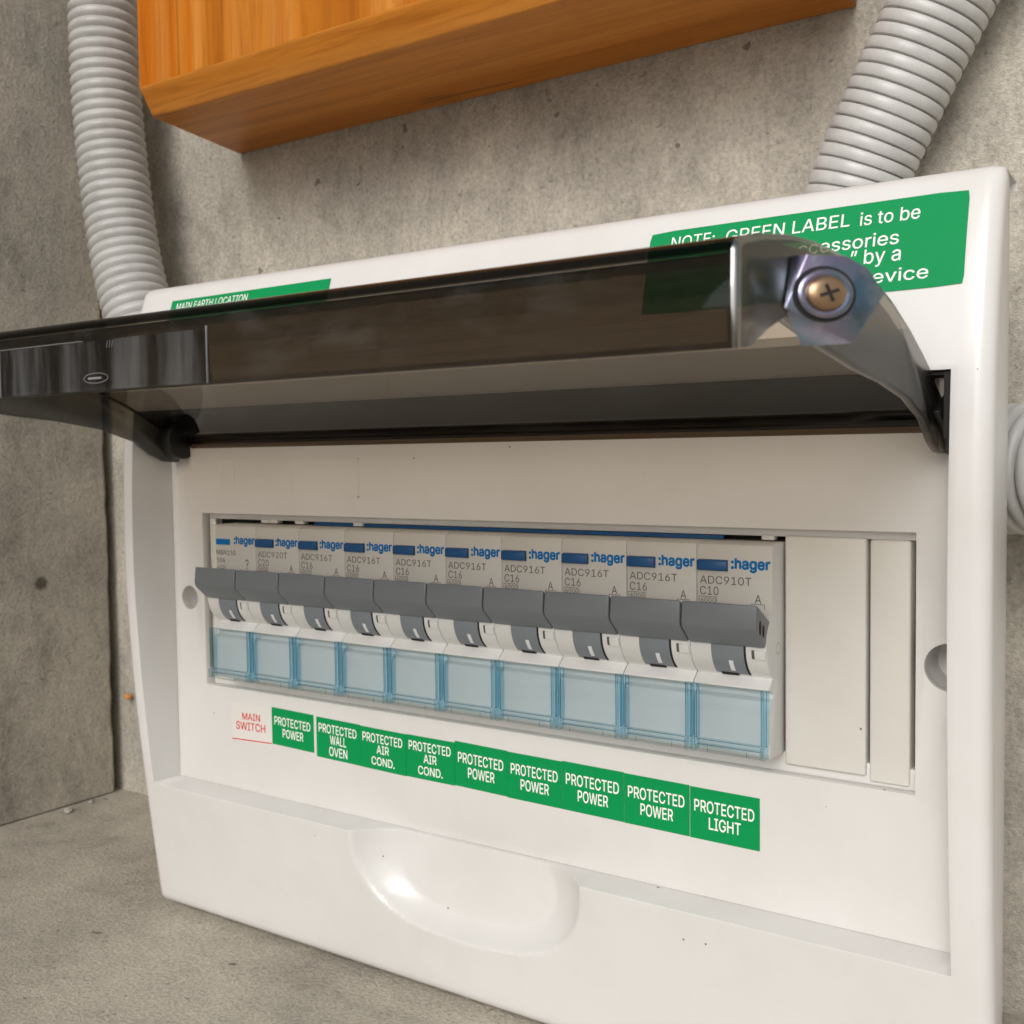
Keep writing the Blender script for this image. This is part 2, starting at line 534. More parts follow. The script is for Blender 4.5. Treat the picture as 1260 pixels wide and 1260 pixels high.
for i in (0, len(zs) - 1):
    bm.faces.new((A[0][i][0], A[0][i][1], A[0][i][2], A[1][i][2], A[1][i][1], A[1][i][0]))
o = obj('concrete_wall', bm, M['wall_l'], smooth=False)
tag(o, 'smooth grey concrete side wall on the left with one round pit, meeting the back wall at a dark joint', 'wall')

# ------------------------------------------------------------------ timber block on the wall
bm = bmesh.new()
zt, zb = 330.0, 190.6
yf_, xf = 14.0, -43.2                     # front face
F = [(xf, yf_, 199.2), (xf + 0.0, yf_ + 5.4, zb), (-55.2, YW - 0.4, zb)]
FT = [(xf, yf_, zt), (xf + 0.0, yf_ + 5.4, zt), (-55.2, YW - 0.4, zt)]
rx = 190.0
G = [(rx, yf_, 199.2), (rx, yf_ + 5.4, zb), (rx - 4, YW - 0.4, zb)]
GT = [(rx, yf_, zt), (rx, yf_ + 5.4, zt), (rx - 4, YW - 0.4, zt)]
v = {}
for nme, pts in (('F', F), ('FT', FT), ('G', G), ('GT', GT)):
    v[nme] = [bm.verts.new(p) for p in pts]
def face(ids, mi): bm.faces.new([v[a][b] for a, b in ids]).material_index = mi
face([('F', 0), ('G', 0), ('GT', 0), ('FT', 0)], 0)            # front
face([('F', 0), ('F', 1), ('G', 1), ('G', 0)], 1)              # chamfer
face([('F', 1), ('F', 2), ('G', 2), ('G', 1)], 1)              # underside
face([('F', 2), ('FT', 2), ('GT', 2), ('G', 2)], 0)            # back
face([('FT', 0), ('FT', 1), ('FT', 2), ('GT', 2), ('GT', 1), ('GT', 0)], 1)
face([('F', 0), ('F', 1), ('F', 2), ('FT', 2), ('FT', 1), ('FT', 0)], 0)
face([('G', 0), ('G', 1), ('G', 2), ('GT', 2), ('GT', 1), ('GT', 0)], 0)
o = obj('timber_block', bm, [M['wood_v'], M['wood_h']], bevel=0.7, seg=3, angle=20)
tag(o, 'orange varnished timber with a sloped lower edge, fixed to the wall above the switchboard', 'timber')

# ------------------------------------------------------------------ corrugated conduits
def spline(pts, n):
    """Catmull-Rom through the points, n samples, evenly spaced"""
    P = [Vector(p) for p in pts]
    P = [P[0] * 2 - P[1]] + P + [P[-1] * 2 - P[-2]]
    raw = []
    for i in range(1, len(P) - 2):
        for k in range(60):
            t = k / 60
            a, b, c, d_ = P[i - 1], P[i], P[i + 1], P[i + 2]
            raw.append(0.5 * ((2 * b) + (c - a) * t + (2 * a - 5 * b + 4 * c - d_) * t * t + (3 * b - a - 3 * c + d_) * t ** 3))
    raw.append(P[-2])
    L = [0.0]
    for i in range(1, len(raw)): L.append(L[-1] + (raw[i] - raw[i - 1]).length)
    out, j = [], 0
    for k in range(n):
        s = L[-1] * k / (n - 1)
        while j < len(raw) - 2 and L[j + 1] < s: j += 1
        t = (s - L[j]) / max(1e-9, L[j + 1] - L[j])
        out.append(raw[j].lerp(raw[j + 1], t))
    return out, L[-1]

def conduit_bm(pts, r, pitch, groove, flat, seg=44, per=10):
    _, L = spline(pts, 4)
    n = int(L / pitch * per)
    C, _ = spline(pts, n)
    bm = bmesh.new()
    rings = []
    up = Vector((0, -1, 0.1))
    for i, c in enumerate(C):
        t = (C[min(i + 1, n - 1)] - C[max(i - 1, 0)]).normalized()
        u = up.cross(t).normalized(); w = t.cross(u).normalized()
        ph = (i / per) % 1.0
        s = abs(math.sin(math.pi * ph)) ** flat           # 1 on the crest, 0 in the groove
        rr = r - groove * (1 - s)
        rings.append([bm.verts.new(c + (u * math.cos(a) + w * math.sin(a)) * rr)
                      for a in (2 * math.pi * k / seg for k in range(seg))])
    for a, b in zip(rings, rings[1:]):
        for k in range(seg):
            bm.faces.new((a[k], a[(k + 1) % seg], b[(k + 1) % seg], b[k]))
    bm.faces.new(rings[0]); bm.faces.new(rings[-1])
    return bm

CG = 'grey corrugated conduits'
o = obj('conduit', conduit_bm([(-107, 46, 300), (-105.5, 46, 255), (-104.5, 45.5, 222), (-101, 45, 190), (-94.5, 44, 157), (-85, 42.5, 130),
                               (-72, 41, 103), (-48, 40, 90), (-18, 40, 86)], 13.4, 4.05, 1.35, 0.85), M['conduit'])
tag(o, 'grey corrugated conduit curving down past the left end of the timber block behind the switchboard', 'conduit', CG)
o = obj('conduit', conduit_bm([(185.6, 55.5, 122), (190.8, 55.5, 140.5), (199.6, 55.5, 159.5), (210.6, 56, 181), (226, 56, 207), (248, 56, 240)],
                              12.5, 3.25, 1.3, 0.26), M['conduit'])
tag(o, 'grey corrugated conduit with broad ridges slanting into the top right of the switchboard', 'conduit', CG)
o = obj('conduit', conduit_bm([(218, 50, 67), (226, 49, 67), (238, 44, 67), (252, 36, 66.5), (275, 24, 64)], 15.5, 4.6, 1.9, 0.6), M['conduit'])
tag(o, 'blurred pale corrugated conduit leaving the right side of the switchboard at the picture edge', 'conduit', CG)

# ------------------------------------------------------------------ switchboard
board = empty('switchboard', (108.5, 8, -73.5), 'white plastic switchboard with its smoked lid propped open over a row of breakers', 'switchboard')

PR = [(-76, -4.2), (-72, -4.8), (-43, -8.5), (-15, -11.7), (11, -13.8), (37, -15), (63, -14.7), (87, -13.2), (100, -11.2), (110, -9), (120, -6), (128, -3)]
def prof(z):
    """front face of the bulging cover: y at height z (smooth through the measured points)"""
    if z <= PR[0][0]: return PR[0][1]
    if z >= PR[-1][0]: return PR[-1][1]
    for i in range(len(PR) - 1):
        if PR[i][0] <= z <= PR[i + 1][0]:
            z0, y0 = PR[i]; z1, y1 = PR[i + 1]
            def sl(j):
                a, b = PR[max(j - 1, 0)], PR[min(j + 1, len(PR) - 1)]
                return (b[1] - a[1]) / (b[0] - a[0])
            t = (z - z0) / (z1 - z0); h = z1 - z0
            return ((2 * t ** 3 - 3 * t * t + 1) * y0 + (t ** 3 - 2 * t * t + t) * h * sl(i)
                    + (-2 * t ** 3 + 3 * t * t) * y1 + (t ** 3 - t * t) * h * sl(i + 1))

BX0, BX1, BZ0, BZ1 = -21.5, 237.2, -73.6, 126.8          # outer edges of the cover
RX0, RX1, RZ0, RZ1 = -15.0, 229.6, -32.0, 87.0           # recess in its front
PX0, PX1 = -14.2, 229.2                                   # recess at panel depth
SCX, SCA, SCB, SCD = 107.0, 37.2, 24.2, 8.6               # thumb scoop: centre, half width, height, depth

def scoop(x, z):
    if z > RZ0 + 0.5: return 0.0
    a = abs(x - SCX) / SCA; b = (RZ0 - z) / SCB
    q = (a ** 2.6 + b ** 2.6) ** (1 / 2.6)
    if q >= 1: return 0.0
    t = min(1.0, (1 - q) / 0.50)
    s = 1 - (1 - t) ** 2.6                              # crisp lip, long round foot
    s *= min(1.0, (1 - q) / 0.035 * 0.5 + 0.5)
    return min(SCD * s, max(0.0, -prof(z) - 1.3))

def edge_round(x, z, r=3.6):
    d_ = min(x - BX0, BX1 - x, z - BZ0, BZ1 - z)
    # rounded corners in plan
    if d_ >= r: return 0.0
    t = 1 - max(d_, 0) / r
    return r * (1 - math.sqrt(max(0.0, 1 - t * t))) * 0.9

def grid(a, b, fixed, step, dense=()):
    s = {round(a, 3), round(b, 3)} | {round(f, 3) for f in fixed}
    n = int((b - a) / step)
    for i in range(n + 1): s.add(round(a + (b - a) * i / n, 3))
    for lo, hi, st in dense:
        k = lo
        while k <= hi: s.add(round(k, 3)); k += st
    s = sorted(s)
    out = [s[0]]
    for q in s[1:]:
        if q - out[-1] > 0.12: out.append(q)
        elif q in {round(f, 3) for f in fixed}: out[-1] = q
    return out

bm = bmesh.new()
edge = [0, 0.15, 0.4, 0.8, 1.3, 1.9, 2.6, 3.6]
gx = grid(BX0, BX1, [RX0, RX1] + [BX0 + e for e in edge] + [BX1 - e for e in edge], 6, dense=[(SCX - SCA - 2, SCX + SCA + 2, 0.9)])
gz = grid(BZ0, BZ1, [RZ0, RZ1] + [BZ0 + e for e in edge] + [BZ1 - e for e in edge], 3.5, dense=[(RZ0 - SCB - 2, RZ0, 0.8)])
gz = [z for z in gz if z <= RZ0 or z >= RZ1 or True]
V = {}
def front(i, j):
    if (i, j) not in V:
        x, z = gx[i], gz[j]
        y = prof(z) + edge_round(x, z) + scoop(x, z)
        # draw the plan corners in a little so that they read rounded
        cx = 0; cz = 0
        V[(i, j)] = bm.verts.new((x, y, z))
    return V[(i, j)]
ix0, ix1, jz0, jz1 = gx.index(RX0), gx.index(RX1), gz.index(RZ0), gz.index(RZ1)
for i in range(len(gx) - 1):
    for j in range(len(gz) - 1):
        if ix0 <= i < ix1 and jz0 <= j < jz1: continue
        bm.faces.new((front(i, j), front(i + 1, j), front(i + 1, j + 1), front(i, j + 1)))
# reveal of the recess back to the panel
def wall_strip(loop, target):
    T = [bm.verts.new(target(v_)) for v_ in loop]
    for k in range(len(loop) - 1): bm.faces.new((loop[k], loop[k + 1], T[k + 1], T[k]))
    return T
YB = 0.6
wall_strip([front(i, jz0) for i in range(ix0, ix1 + 1)], lambda v_: (PX0 + (v_.co.x - RX0) * (PX1 - PX0) / (RX1 - RX0), YB, RZ0 + 0.2))
wall_strip([front(i, jz1) for i in range(ix0, ix1 + 1)], lambda v_: (PX0 + (v_.co.x - RX0) * (PX1 - PX0) / (RX1 - RX0), 15, RZ1 - 0.2))
wall_strip([front(ix0, j) for j in range(jz0, jz1 + 1)], lambda v_: (PX0, YB if v_.co.z < 79 else 15, min(max(v_.co.z, RZ0 + 0.2), RZ1 - 0.2)))
wall_strip([front(ix1, j) for j in range(jz0, jz1 + 1)], lambda v_: (PX1, YB if v_.co.z < 79 else 15, min(max(v_.co.z, RZ0 + 0.2), RZ1 - 0.2)))
# rim back towards the wall, with a little draft
rim = [front(i, 0) for i in range(len(gx))] + [front(len(gx) - 1, j) for j in range(1, len(gz))] \
    + [front(i, len(gz) - 1) for i in range(len(gx) - 2, -1, -1)] + [front(0, j) for j in range(len(gz) - 2, 0, -1)]
cxm, czm = (BX0 + BX1) / 2, (BZ0 + BZ1) / 2
prev = rim
for yy, dr in ((3.0, 0.5), (9.0, 1.6), (9.2, 3.4)):
    nxt = []
    for r_, v0 in zip(prev, rim):
        x = v0.co.x - dr * (1 if v0.co.x > BX1 - 0.01 else -1 if v0.co.x < BX0 + 0.01 else 0)
        z = v0.co.z - dr * (1 if v0.co.z > BZ1 - 0.01 else -1 if v0.co.z < BZ0 + 0.01 else 0) * (0.4 if v0.co.z < 0 else 1)
        nxt.append(bm.verts.new((x, yy, z)))
    n = len(rim)
    for k in range(n): bm.faces.new((prev[k], prev[(k + 1) % n], nxt[(k + 1) % n], nxt[k]))
    prev = nxt
# round the four plan corners of the cover
rc = 3.2
for v_ in bm.verts:
    for sx, X in ((-1, BX0), (1, BX1)):
        for sz, Z in ((-1, BZ0), (1, BZ1)):
            dx = rc - abs(X - v_.co.x); dz = rc - abs(Z - v_.co.z)
            if dx > 0 and dz > 0 and abs(X - v_.co.x) < rc and abs(Z - v_.co.z) < rc:
                q = math.hypot(dx, dz); m_ = max(dx, dz)
                k = m_ / q
                k = 1 - (1 - k) * 0.65
                v_.co.x = X - sx * (rc - dx * k); v_.co.z = Z - sz * (rc - dz * k)
cover = obj('cover', bm, M['cover'], board, bevel=0.45, seg=2, angle=38)

# base box behind the cover, fixed to the wall
bm = bmesh.new()
box(bm, -5, 222, 9.0, YW - 0.2, BZ0 + 1.0, BZ1 - 6)
obj('back_box', bm, M['cover'], board, bevel=1.5)

# ------------------------------------------------ inner panel, opening, blanks
OW, OH = 220.0, 54.8
bm = bmesh.new()
plate_xz(bm, rect(PX0 + 0.05, PX1 - 0.05, RZ0 + 0.25, 76.6), [rect(0, OW, 0, OH), circle(226.6, 27.4, 4.9), circle(-7.0, 27.4, 3.8)], 0.0, 3.2)
panel = obj('inner_panel', bm, M['panel'], board, bevel=0.25, seg=2)
for cx, r in ((226.6, 4.9), (-7.0, 3.8)):               # wells behind the two screw holes
    bm = bmesh.new()
    n = 28
    dep = 7.5 if cx > 0 else 4.0
    A_ = [bm.verts.new((x, 3.1, z)) for x, z in circle(cx, 27.4, r, n)]
    B_ = [bm.verts.new((x, 3.1 + dep, z)) for x, z in circle(cx, 27.4, r * 0.96, n)]
    for k in range(n): bm.faces.new((A_[k], A_[(k + 1) % n], B_[(k + 1) % n], B_[k]))
    bm.faces.new(B_)
    obj('screw_well', bm, M['panel'], board)
# faint raised rectangle and maker's letters in the panel
bm = bmesh.new()
for (a, b, c, d_) in ((6, 67, 60.4, 60.8), (66.6, 67, 60.4, 71.6), (6, 67, 71.2, 71.6)): box(bm, a, b, -0.10, 0.02, c, d_)
text_into(bm, 'NES', 8.6, 31, 62.6, 69.6, lambda x, z: -0.12, 0, 0.0)
obj('embossed_mark', bm, M['panel'], board, smooth=False)

# carrier frame behind the opening: top bar with nibs, bottom bar, dark back
bm = bmesh.new()
box(bm, 0.05, OW - 0.05, 3.0, 5.5, 52.9, OH + 2.0)
box(bm, 0.05, OW - 0.05, 3.4, 6.5, -2.0, 4.4)
for x in (24, 27.5, 38.5, 62, 185.5):
    box(bm, x, x + (3.5 if x < 100 else 3), 2.6, 5.0, 52.0, 53.2)
obj('opening_frame', bm, M['panel'], board, bevel=0.2)
bm = bmesh.new()
box(bm, 0.1, OW - 0.1, 8.0, 9.0, -2.0, OH + 1.6)
obj('opening_back', bm, M['dark'], board, smooth=False)
bm = bmesh.new()
box(bm, 46, 176, 3.3, 4.3, 51.85, 52.75)
obj('blue_strip', bm, M['blue'], board, smooth=False)

def blank(name, x0, x1, z0, z1, y=2.6, label=None):
    bm = bmesh.new()
    box(bm, x0, x1, y, 7.5, z0, z1)
    o = obj(name, bm, M['blank'], board, bevel=0.55, seg=3)
    if label: o['label'] = label
    return o
blank('blank_cover', 191.1, 209.1, 1.8, 53.2, 2.2, 'wide blank filler')
blank('blank_cover', 209.7, 218.2, 0.6, 52.9, 2.8, 'narrow blank filler at the right end')
blank('blank_cover', 1.2, 10.3, 1.5, 51.0, 2.4, 'narrow blank filler at the left end')

# ------------------------------------------------ stickers (each one mesh: film and its printing)
G0 = M['green_deep']
def sticker(x0, x1, z0, z1, lines, film, ink, name='circuit_label', label=None, slope=0.0, extra=None):
    bm = bmesh.new()
    vv = box(bm, x0, x1, -0.14, -0.005, z0, z1)
    for q in vv: q.co.z += slope * (q.co.x - x0)
    for (t, a, b, c, d_) in lines:
        text_into(bm, t, a, b, c, d_, lambda x, z: -0.17, 1, 0.012, rise=slope)
    if extra: extra(bm)
    o = obj(name, bm, [film, ink], board, smooth=False)
    if label: o['label'] = label
    return o

def two(x0, x1, zt_, zb_, second, slope, label):
    w = x1 - x0; c = (x0 + x1) / 2; h = zt_ - zb_
    sw = {'POWER': 8.7, 'LIGHT': 7.9}[second]
    a = x0 + 0.062 * w
    lines = [('PROTECTED', a, a + 0.865 * w, zt_ - 0.47 * h, zt_ - 0.225 * h),
             (second, c - sw / 2 + .1, c + sw / 2 + .1, zt_ - 0.785 * h, zt_ - 0.54 * h)]
    sticker(x0, x1, zb_, zt_, lines, G0, M['white_ink'], label=label, slope=slope)

def three(x0, x1, zt_, zb_, b, c_, wb, wc, slope, label, tight=False):
    w = x1 - x0; c = (x0 + x1) / 2; h = zt_ - zb_
    a = x0 + 0.055 * w
    if tight: zz = [(0.14, 0.37), (0.41, 0.64), (0.69, 0.93)]
    else: zz = [(0.125, 0.355), (0.405, 0.615), (0.69, 0.90)]
    L = [('PROTECTED', a, a + 0.87 * w), (b, c - wb / 2, c + wb / 2), (c_, c - wc / 2, c + wc / 2)]
    sticker(x0, x1, zb_, zt_, [(t, p, q, zt_ - z1 * h, zt_ - z0 * h) for (t, p, q), (z0, z1) in zip(L, zz)], G0, M['white_ink'], label=label, slope=slope)

def red_line(bm):
    f0 = bm.verts.new((11.6, -0.17, -16.1)); f1 = bm.verts.new((29.4, -0.17, -15.4))
    f2 = bm.verts.new((29.4, -0.17, -15.05)); f3 = bm.verts.new((11.6, -0.17, -15.75))
    bm.faces.new((f0, f1, f2, f3)).material_index = 1
sticker(11.6, 29.5, -16.3, -4.7, [('MAIN', 16.4, 24.4, -9.35, -7.15), ('SWITCH', 13.5, 26.6, -12.7, -10.1)],
        M['white_film'], M['red_ink'], label='white label with red MAIN SWITCH lettering', extra=red_line, slope=0.02)
SL = -0.006
two(29.6, 47.1, -3.9, -15.2, 'POWER', -0.022, 'green PROTECTED POWER label next to the white one')
three(48.3, 65.5, -4.5, -16.4, 'WALL', 'OVEN', 6.4, 7.2, -0.020, 'green PROTECTED WALL OVEN label', True)
three(65.55, 82.6, -5.0, -16.8, 'AIR', 'COND.', 4.6, 8.6, -0.020, 'green PROTECTED AIR COND. label beside WALL OVEN')
three(82.7, 99.6, -5.2, -17.0, 'AIR', 'COND.', 4.6, 8.6, -0.006, 'green PROTECTED AIR COND. label beside POWER')
two(99.7, 116.9, -4.8, -16.9, 'POWER', -0.020, 'green PROTECTED POWER label right after AIR COND.')
two(116.95, 133.6, -5.3, -17.4, 'POWER', -0.012, 'green PROTECTED POWER label in the middle of the strip')
two(133.7, 151.3, -5.3, -17.6, 'POWER', -0.014, 'green PROTECTED POWER label third from the right end')
two(151.4, 168.8, -5.7, -17.9, 'POWER', -0.014, 'green PROTECTED POWER label beside LIGHT')
two(168.95, 186.1, -6.1, -18.2, 'LIGHT', -0.010, 'green PROTECTED LIGHT label at the right end')

def draped(x0, x1, z0, z1, lines, film, ink, name, label, slope=0.0, r=0.9):
    """a sticker lying on the sloping top of the cover"""
    bm = bmesh.new()
    n, k = 12, 10
    def y(x, z): return prof(z) - 0.15
    gxs = [x0 + (x1 - x0) * i / n for i in range(n + 1)]
    gzs = [z0 + (z1 - z0) * i / k for i in range(k + 1)]
    VV = [[bm.verts.new((x, y(x, z + slope * (x - x0)), z + slope * (x - x0))) for z in gzs] for x in gxs]
    for i in range(n):
        for j in range(k): bm.faces.new((VV[i][j], VV[i + 1][j], VV[i + 1][j + 1], VV[i][j + 1]))
    for c, ux, uz in ((VV[0][0], 1, 1), (VV[0][-1], 1, -1), (VV[-1][0], -1, 1), (VV[-1][-1], -1, -1)):
        c.co.x += ux * r * 0.3; c.co.z += uz * r * 0.3
    for (t, a, b, c, d_) in lines:
        text_into(bm, t, a, b, c, d_, lambda x, z: prof(z) - 0.22, 1, 0.004, rise=slope)
    o = obj(name, bm, [film, ink], board, smooth=False)
    o['label'] = label
    return o
draped(162.7, 231.2, 102.7, 121.6, [('NOTE:', 168.2, 178.6, 117.3, 120.1), ('GREEN LABEL', 181.3, 208.3, 117.2, 120.05), ('is to be', 210.4, 222.2, 117.1, 120.0),
                                    ('accessories', 195.6, 218.5, 112.35, 115.2), ('\u201d by a', 209.2, 219.1, 108.2, 112.0), ('Device', 210.9, 224.6, 104.85, 107.55)],
       M['green'], M['white_ink'], 'notice_label', 'large green notice label with white lettering', 0.005)
draped(-4.2, 63.3, 113.0, 121.2, [('MAIN EARTH LOCATION', -1.4, 30.4, 118.0, 120.2)], M['green'], M['white_ink'], 'notice_label', 'thin green MAIN EARTH LOCATION label', 0.006, 0.0)

# ------------------------------------------------ smoked lid, hinged at the top of the recess and lifted
LX0, LX1 = -12.0, 226.2
TOP = [(-106.4, 84.6), (-106.6, 90), (-106.4, 96.6), (-105.9, 97.6), (-104.8, 98.3), (-98, 99.8), (-88, 101.2), (-78, 101.8), (-67, 101.7), (-57, 101.0), (-47, 99.4),
       (-38, 97.1), (-28, 93.7), (-19, 89.9), (-11, 86.0), (-4, 82.0), (2, 78.3)]
LOW = [(4.2, 75.0), (3.2, 72.6), (-1, 71.0), (-5.5, 71.3), (-10.5, 73.4), (-16.5, 77.6), (-28, 81.2), (-42, 83.3), (-57, 84.7), (-75, 87.2), (-90.5, 89.9), (-97, 87.6), (-102.5, 85.0)]
bm = bmesh.new()
nx = 12
cols = [LX0 + (LX1 - LX0) * i / nx for i in range(nx + 1)]
GV = [[bm.verts.new((x, y, z)) for y, z in TOP] for x in cols]
for i in range(nx):
    for j in range(len(TOP) - 1): bm.faces.new((GV[i][j], GV[i + 1][j], GV[i + 1][j + 1], GV[i][j + 1]))
for side, x in ((0, LX0), (-1, LX1)):
    low = [bm.verts.new((x, y, z)) for y, z in LOW]
    bm.faces.new(GV[side] + low)
for f in bm.faces:                                     # denser cheeks and lip; front strip darkened to stand for its grazing view
    if len(f.verts) > 4: f.material_index = 1
    elif max(v_.co.z for v_ in f.verts) < 97.0: f.material_index = 2
    elif max(v_.co.y for v_ in f.verts) < -77.0: f.material_index = 3
lid = obj('lid', bm, [M['smoke'], M['smoke_dense'], M['smoke_lip'], M['smoke_grazing_dark'], M['smoke_glint']], board)
lid.data.polygons.foreach_set('use_smooth', [True] * len(lid.data.polygons))
b = lid.modifiers.new('bevel', 'BEVEL'); b.width = 0.9 * MM; b.segments = 3; b.limit_method = 'ANGLE'; b.angle_limit = R(50); b.material = 4
s = lid.modifiers.new('thick', 'SOLIDIFY'); s.thickness = 1.9 * MM; s.offset = -1.0; s.use_even_offset = True; s.use_quality_normals = True
lid['label'] = 'smoked brown see-through lid, open'

bm = bmesh.new()
n = 20
prism_x(bm, [(1.4 + 2.4 * math.cos(2 * math.pi * i / n), 77.2 + 2.4 * math.sin(2 * math.pi * i / n)) for i in range(n)], LX0 + 8, LX1 - 3.5)
obj('hinge_rail', bm, M['smoke_rail'], lid)
bm = bmesh.new()                                       # left hinge knuckle
disc(bm, (-9.9, -2.4, 78.0), 'x', 6.0, 5.2, 32)
box(bm, -10.0, 3.5, -1.5, 5.0, 80.5, 86.4)
obj('hinge_knuckle', bm, M['black'], lid, bevel=0.4)
bm = bmesh.new()                                       # right hinge arm going into its slot
prism_x(bm, [(-14.5, 79.0), (-9.5, 76.6), (-3.5, 71.2), (-0.6, 70.4), (2.5, 72.5), (4.5, 78), (2.5, 81.8), (-4, 83.2)], LX1 + 0.15, LX1 + 1.7)
obj('hinge_arm', bm, M['black'], lid, bevel=0.3)
bm = bmesh.new()                                       # dark filler standing for the shade in the hinge arm's pocket
box(bm, 226.5, 229.1, -3.2, 12.0, 72.5, 86.65)
box(bm, 228.15, 229.3, -12.4, -1.2, 74.0, 86.7)
box(bm, 219.0, 228.0, -12.0, -1.2, 86.1, 86.7)
obj('hinge_slot_shade', bm, M['dark'], board, smooth=False)

# latch window in the lip: thin raised frame, oval and tick mark
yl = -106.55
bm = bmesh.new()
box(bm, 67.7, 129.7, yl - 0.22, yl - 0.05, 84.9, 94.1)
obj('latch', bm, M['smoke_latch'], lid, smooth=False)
latch_grey = mat('grey_latch_edge', (0.16, 0.16, 0.165), 0.3)  # lighter grey for the latch frame lines
for a, b_, c, d_ in ((67.3, 67.6, 84.8, 94.3), (129.75, 130.0, 84.8, 94.6), (67.6, 95, 94.15, 94.35)):
    bm = bmesh.new()
    box(bm, a, b_, yl - 0.3, yl + 0.3, c, d_)
    obj('latch_edge', bm, latch_grey, lid, bevel=0.08)
bm = bmesh.new()
n = 36
A_ = [bm.verts.new((98.9 + 3.8 * math.cos(t), yl - 0.2, 87.2 + 1.05 * math.sin(t))) for t in (2 * math.pi * i / n for i in range(n))]
B_ = [bm.verts.new((98.9 + 3.5 * math.cos(t), yl - 0.2, 87.2 + 0.8 * math.sin(t))) for t in (2 * math.pi * i / n for i in range(n))]
for i in range(n): bm.faces.new((A_[i], A_[(i + 1) % n], B_[(i + 1) % n], B_[i]))
box(bm, 96.6, 100.6, yl - 0.25, yl + 0.1, 87.0, 87.4)
for k in range(3):
    q = [bm.verts.new((102.2 + dx + k * 0.8, yl - 0.2, 92.6 + dz)) for dx, dz in ((0, 0), (0.25, 0), (0.75, 1.3), (0.5, 1.3))]
    bm.faces.new(q)
obj('embossed_oval', bm, mat('grey_emboss', (0.22, 0.22, 0.22), 0.4), lid, smooth=False)  # lighter grey than the lip around it

# steel plate and screw on the right cheek of the lid
SO, ST, SN = Vector((226.3, -91.4, 0)), Vector((0.7071, 0.7071, 0)), Vector((0.7071, -0.7071, 0))
def onplate(u, z, h=0.0): return SO + ST * u + SN * h + Vector((0, 0, z))
pl = [(0.0, 90.8), (3.2, 98.0), (8.7, 97.9), (12.0, 96.3), (14.4, 92.9), (9.9, 86.2)]
bm = bmesh.new()                                       # steel wedge plate turned towards the front
F_ = [bm.verts.new(onplate(u, z, 0.25)) for u, z in pl]
B_ = [bm.verts.new((226.25, onplate(u, z).y, z)) for u, z in pl]
bm.faces.new(F_); bm.faces.new(B_)
for i in range(6): bm.faces.new((F_[i], F_[(i + 1) % 6], B_[(i + 1) % 6], B_[i]))
obj('screw_plate', bm, M['steel'], lid, bevel=0.25, angle=20)
SU, SZ, nr = 5.6, 92.7, 40
def turned(name, prof_, m, extra=None):
    bm = bmesh.new()
    prev = None
    for r, h in prof_:
        ring = [bm.verts.new(onplate(SU + r * math.cos(2 * math.pi * i / nr), SZ + 0.82 * r * math.sin(2 * math.pi * i / nr), h)) for i in range(nr)]
        if prev:
            for i in range(nr): bm.faces.new((prev[i], prev[(i + 1) % nr], ring[(i + 1) % nr], ring[i]))
        prev = ring
    bm.faces.new(prev)
    if extra: extra(bm)
    return obj(name, bm, m, lid)
turned('washer_recess', ((4.6, 0.24), (4.55, 0.32), (4.0, 0.34)), M['dark'])
turned('washer', ((4.0, 0.30), (3.95, 0.75), (3.7, 0.95), (3.2, 1.0), (2.9, 0.85)), M['steel'])
def cross(bm):
    for t in (0.35, 0.35 + math.pi / 2):
        q = []
        for p, w in ((-1, -1), (1, -1), (1, 1), (-1, 1)):
            a, b = p * 1.45, w * 0.27
            q.append(bm.verts.new(onplate(SU + a * math.cos(t) - b * math.sin(t), SZ + 0.82 * (a * math.sin(t) + b * math.cos(t)), 1.86 + 0.003 * t)))
        bm.faces.new(q).material_index = 1
turned('screw', ((2.75, 0.8), (2.7, 1.25), (2.3, 1.6), (1.5, 1.8), (0.6, 1.84)), [M['brass'], M['dark']], cross)

# ------------------------------------------------------------------ the ten breakers
PITCH, BX = 18.0, 10.75
arc = lambda r, a0, a1, n, c=(0.5, 29.2): [(c[0] + r * math.cos(R(a0 + (a1 - a0) * i / n)), c[1] + r * math.sin(R(a0 + (a1 - a0) * i / n))) for i in range(n + 1)]
x0, x1 = BX + 0.12, BX + PITCH - 0.12
base = Vector((BX + PITCH / 2, 6.0, 4.2))

BG = 'circuit breakers clipped side by side in the switchboard'
br = empty('circuit_breaker', base, 'x', 'circuit breaker', BG)
nose = arc(8.2, 123.5, 236, 16)                         # from label face round the nose to the shelf
body_prof = [(7.6, 51.7), (-2.6, 51.7), (-3.7, 51.2), (-4.0, 50.2)] + nose + [(-3.9, 22.0), (-6.0, 20.2), (-6.0, 19.8), (-4.2, 19.3), (-3.6, 18.6), (-3.6, 17.7), (-4.4, 17.6), (-5.1, 17.1), (-5.5, 16.2), (-5.6, 15.0), (-5.6, 5.6), (-4.8, 4.6), (7.6, 4.2)]
bm = bmesh.new()
prism_x(bm, body_prof, x0, x1, 0, {0: 1, 1: 1, 2: 1, 3: 1})
for r, h in ((7.9, 0.07),):                            # round boss moulded on the flank
    disc(bm, (x1 - 0.02, 0.5, 29.2), 'x', r, h, 40)
obj('body', bm, [M['body'], M['face']], br, bevel=0.22, seg=2, angle=30)

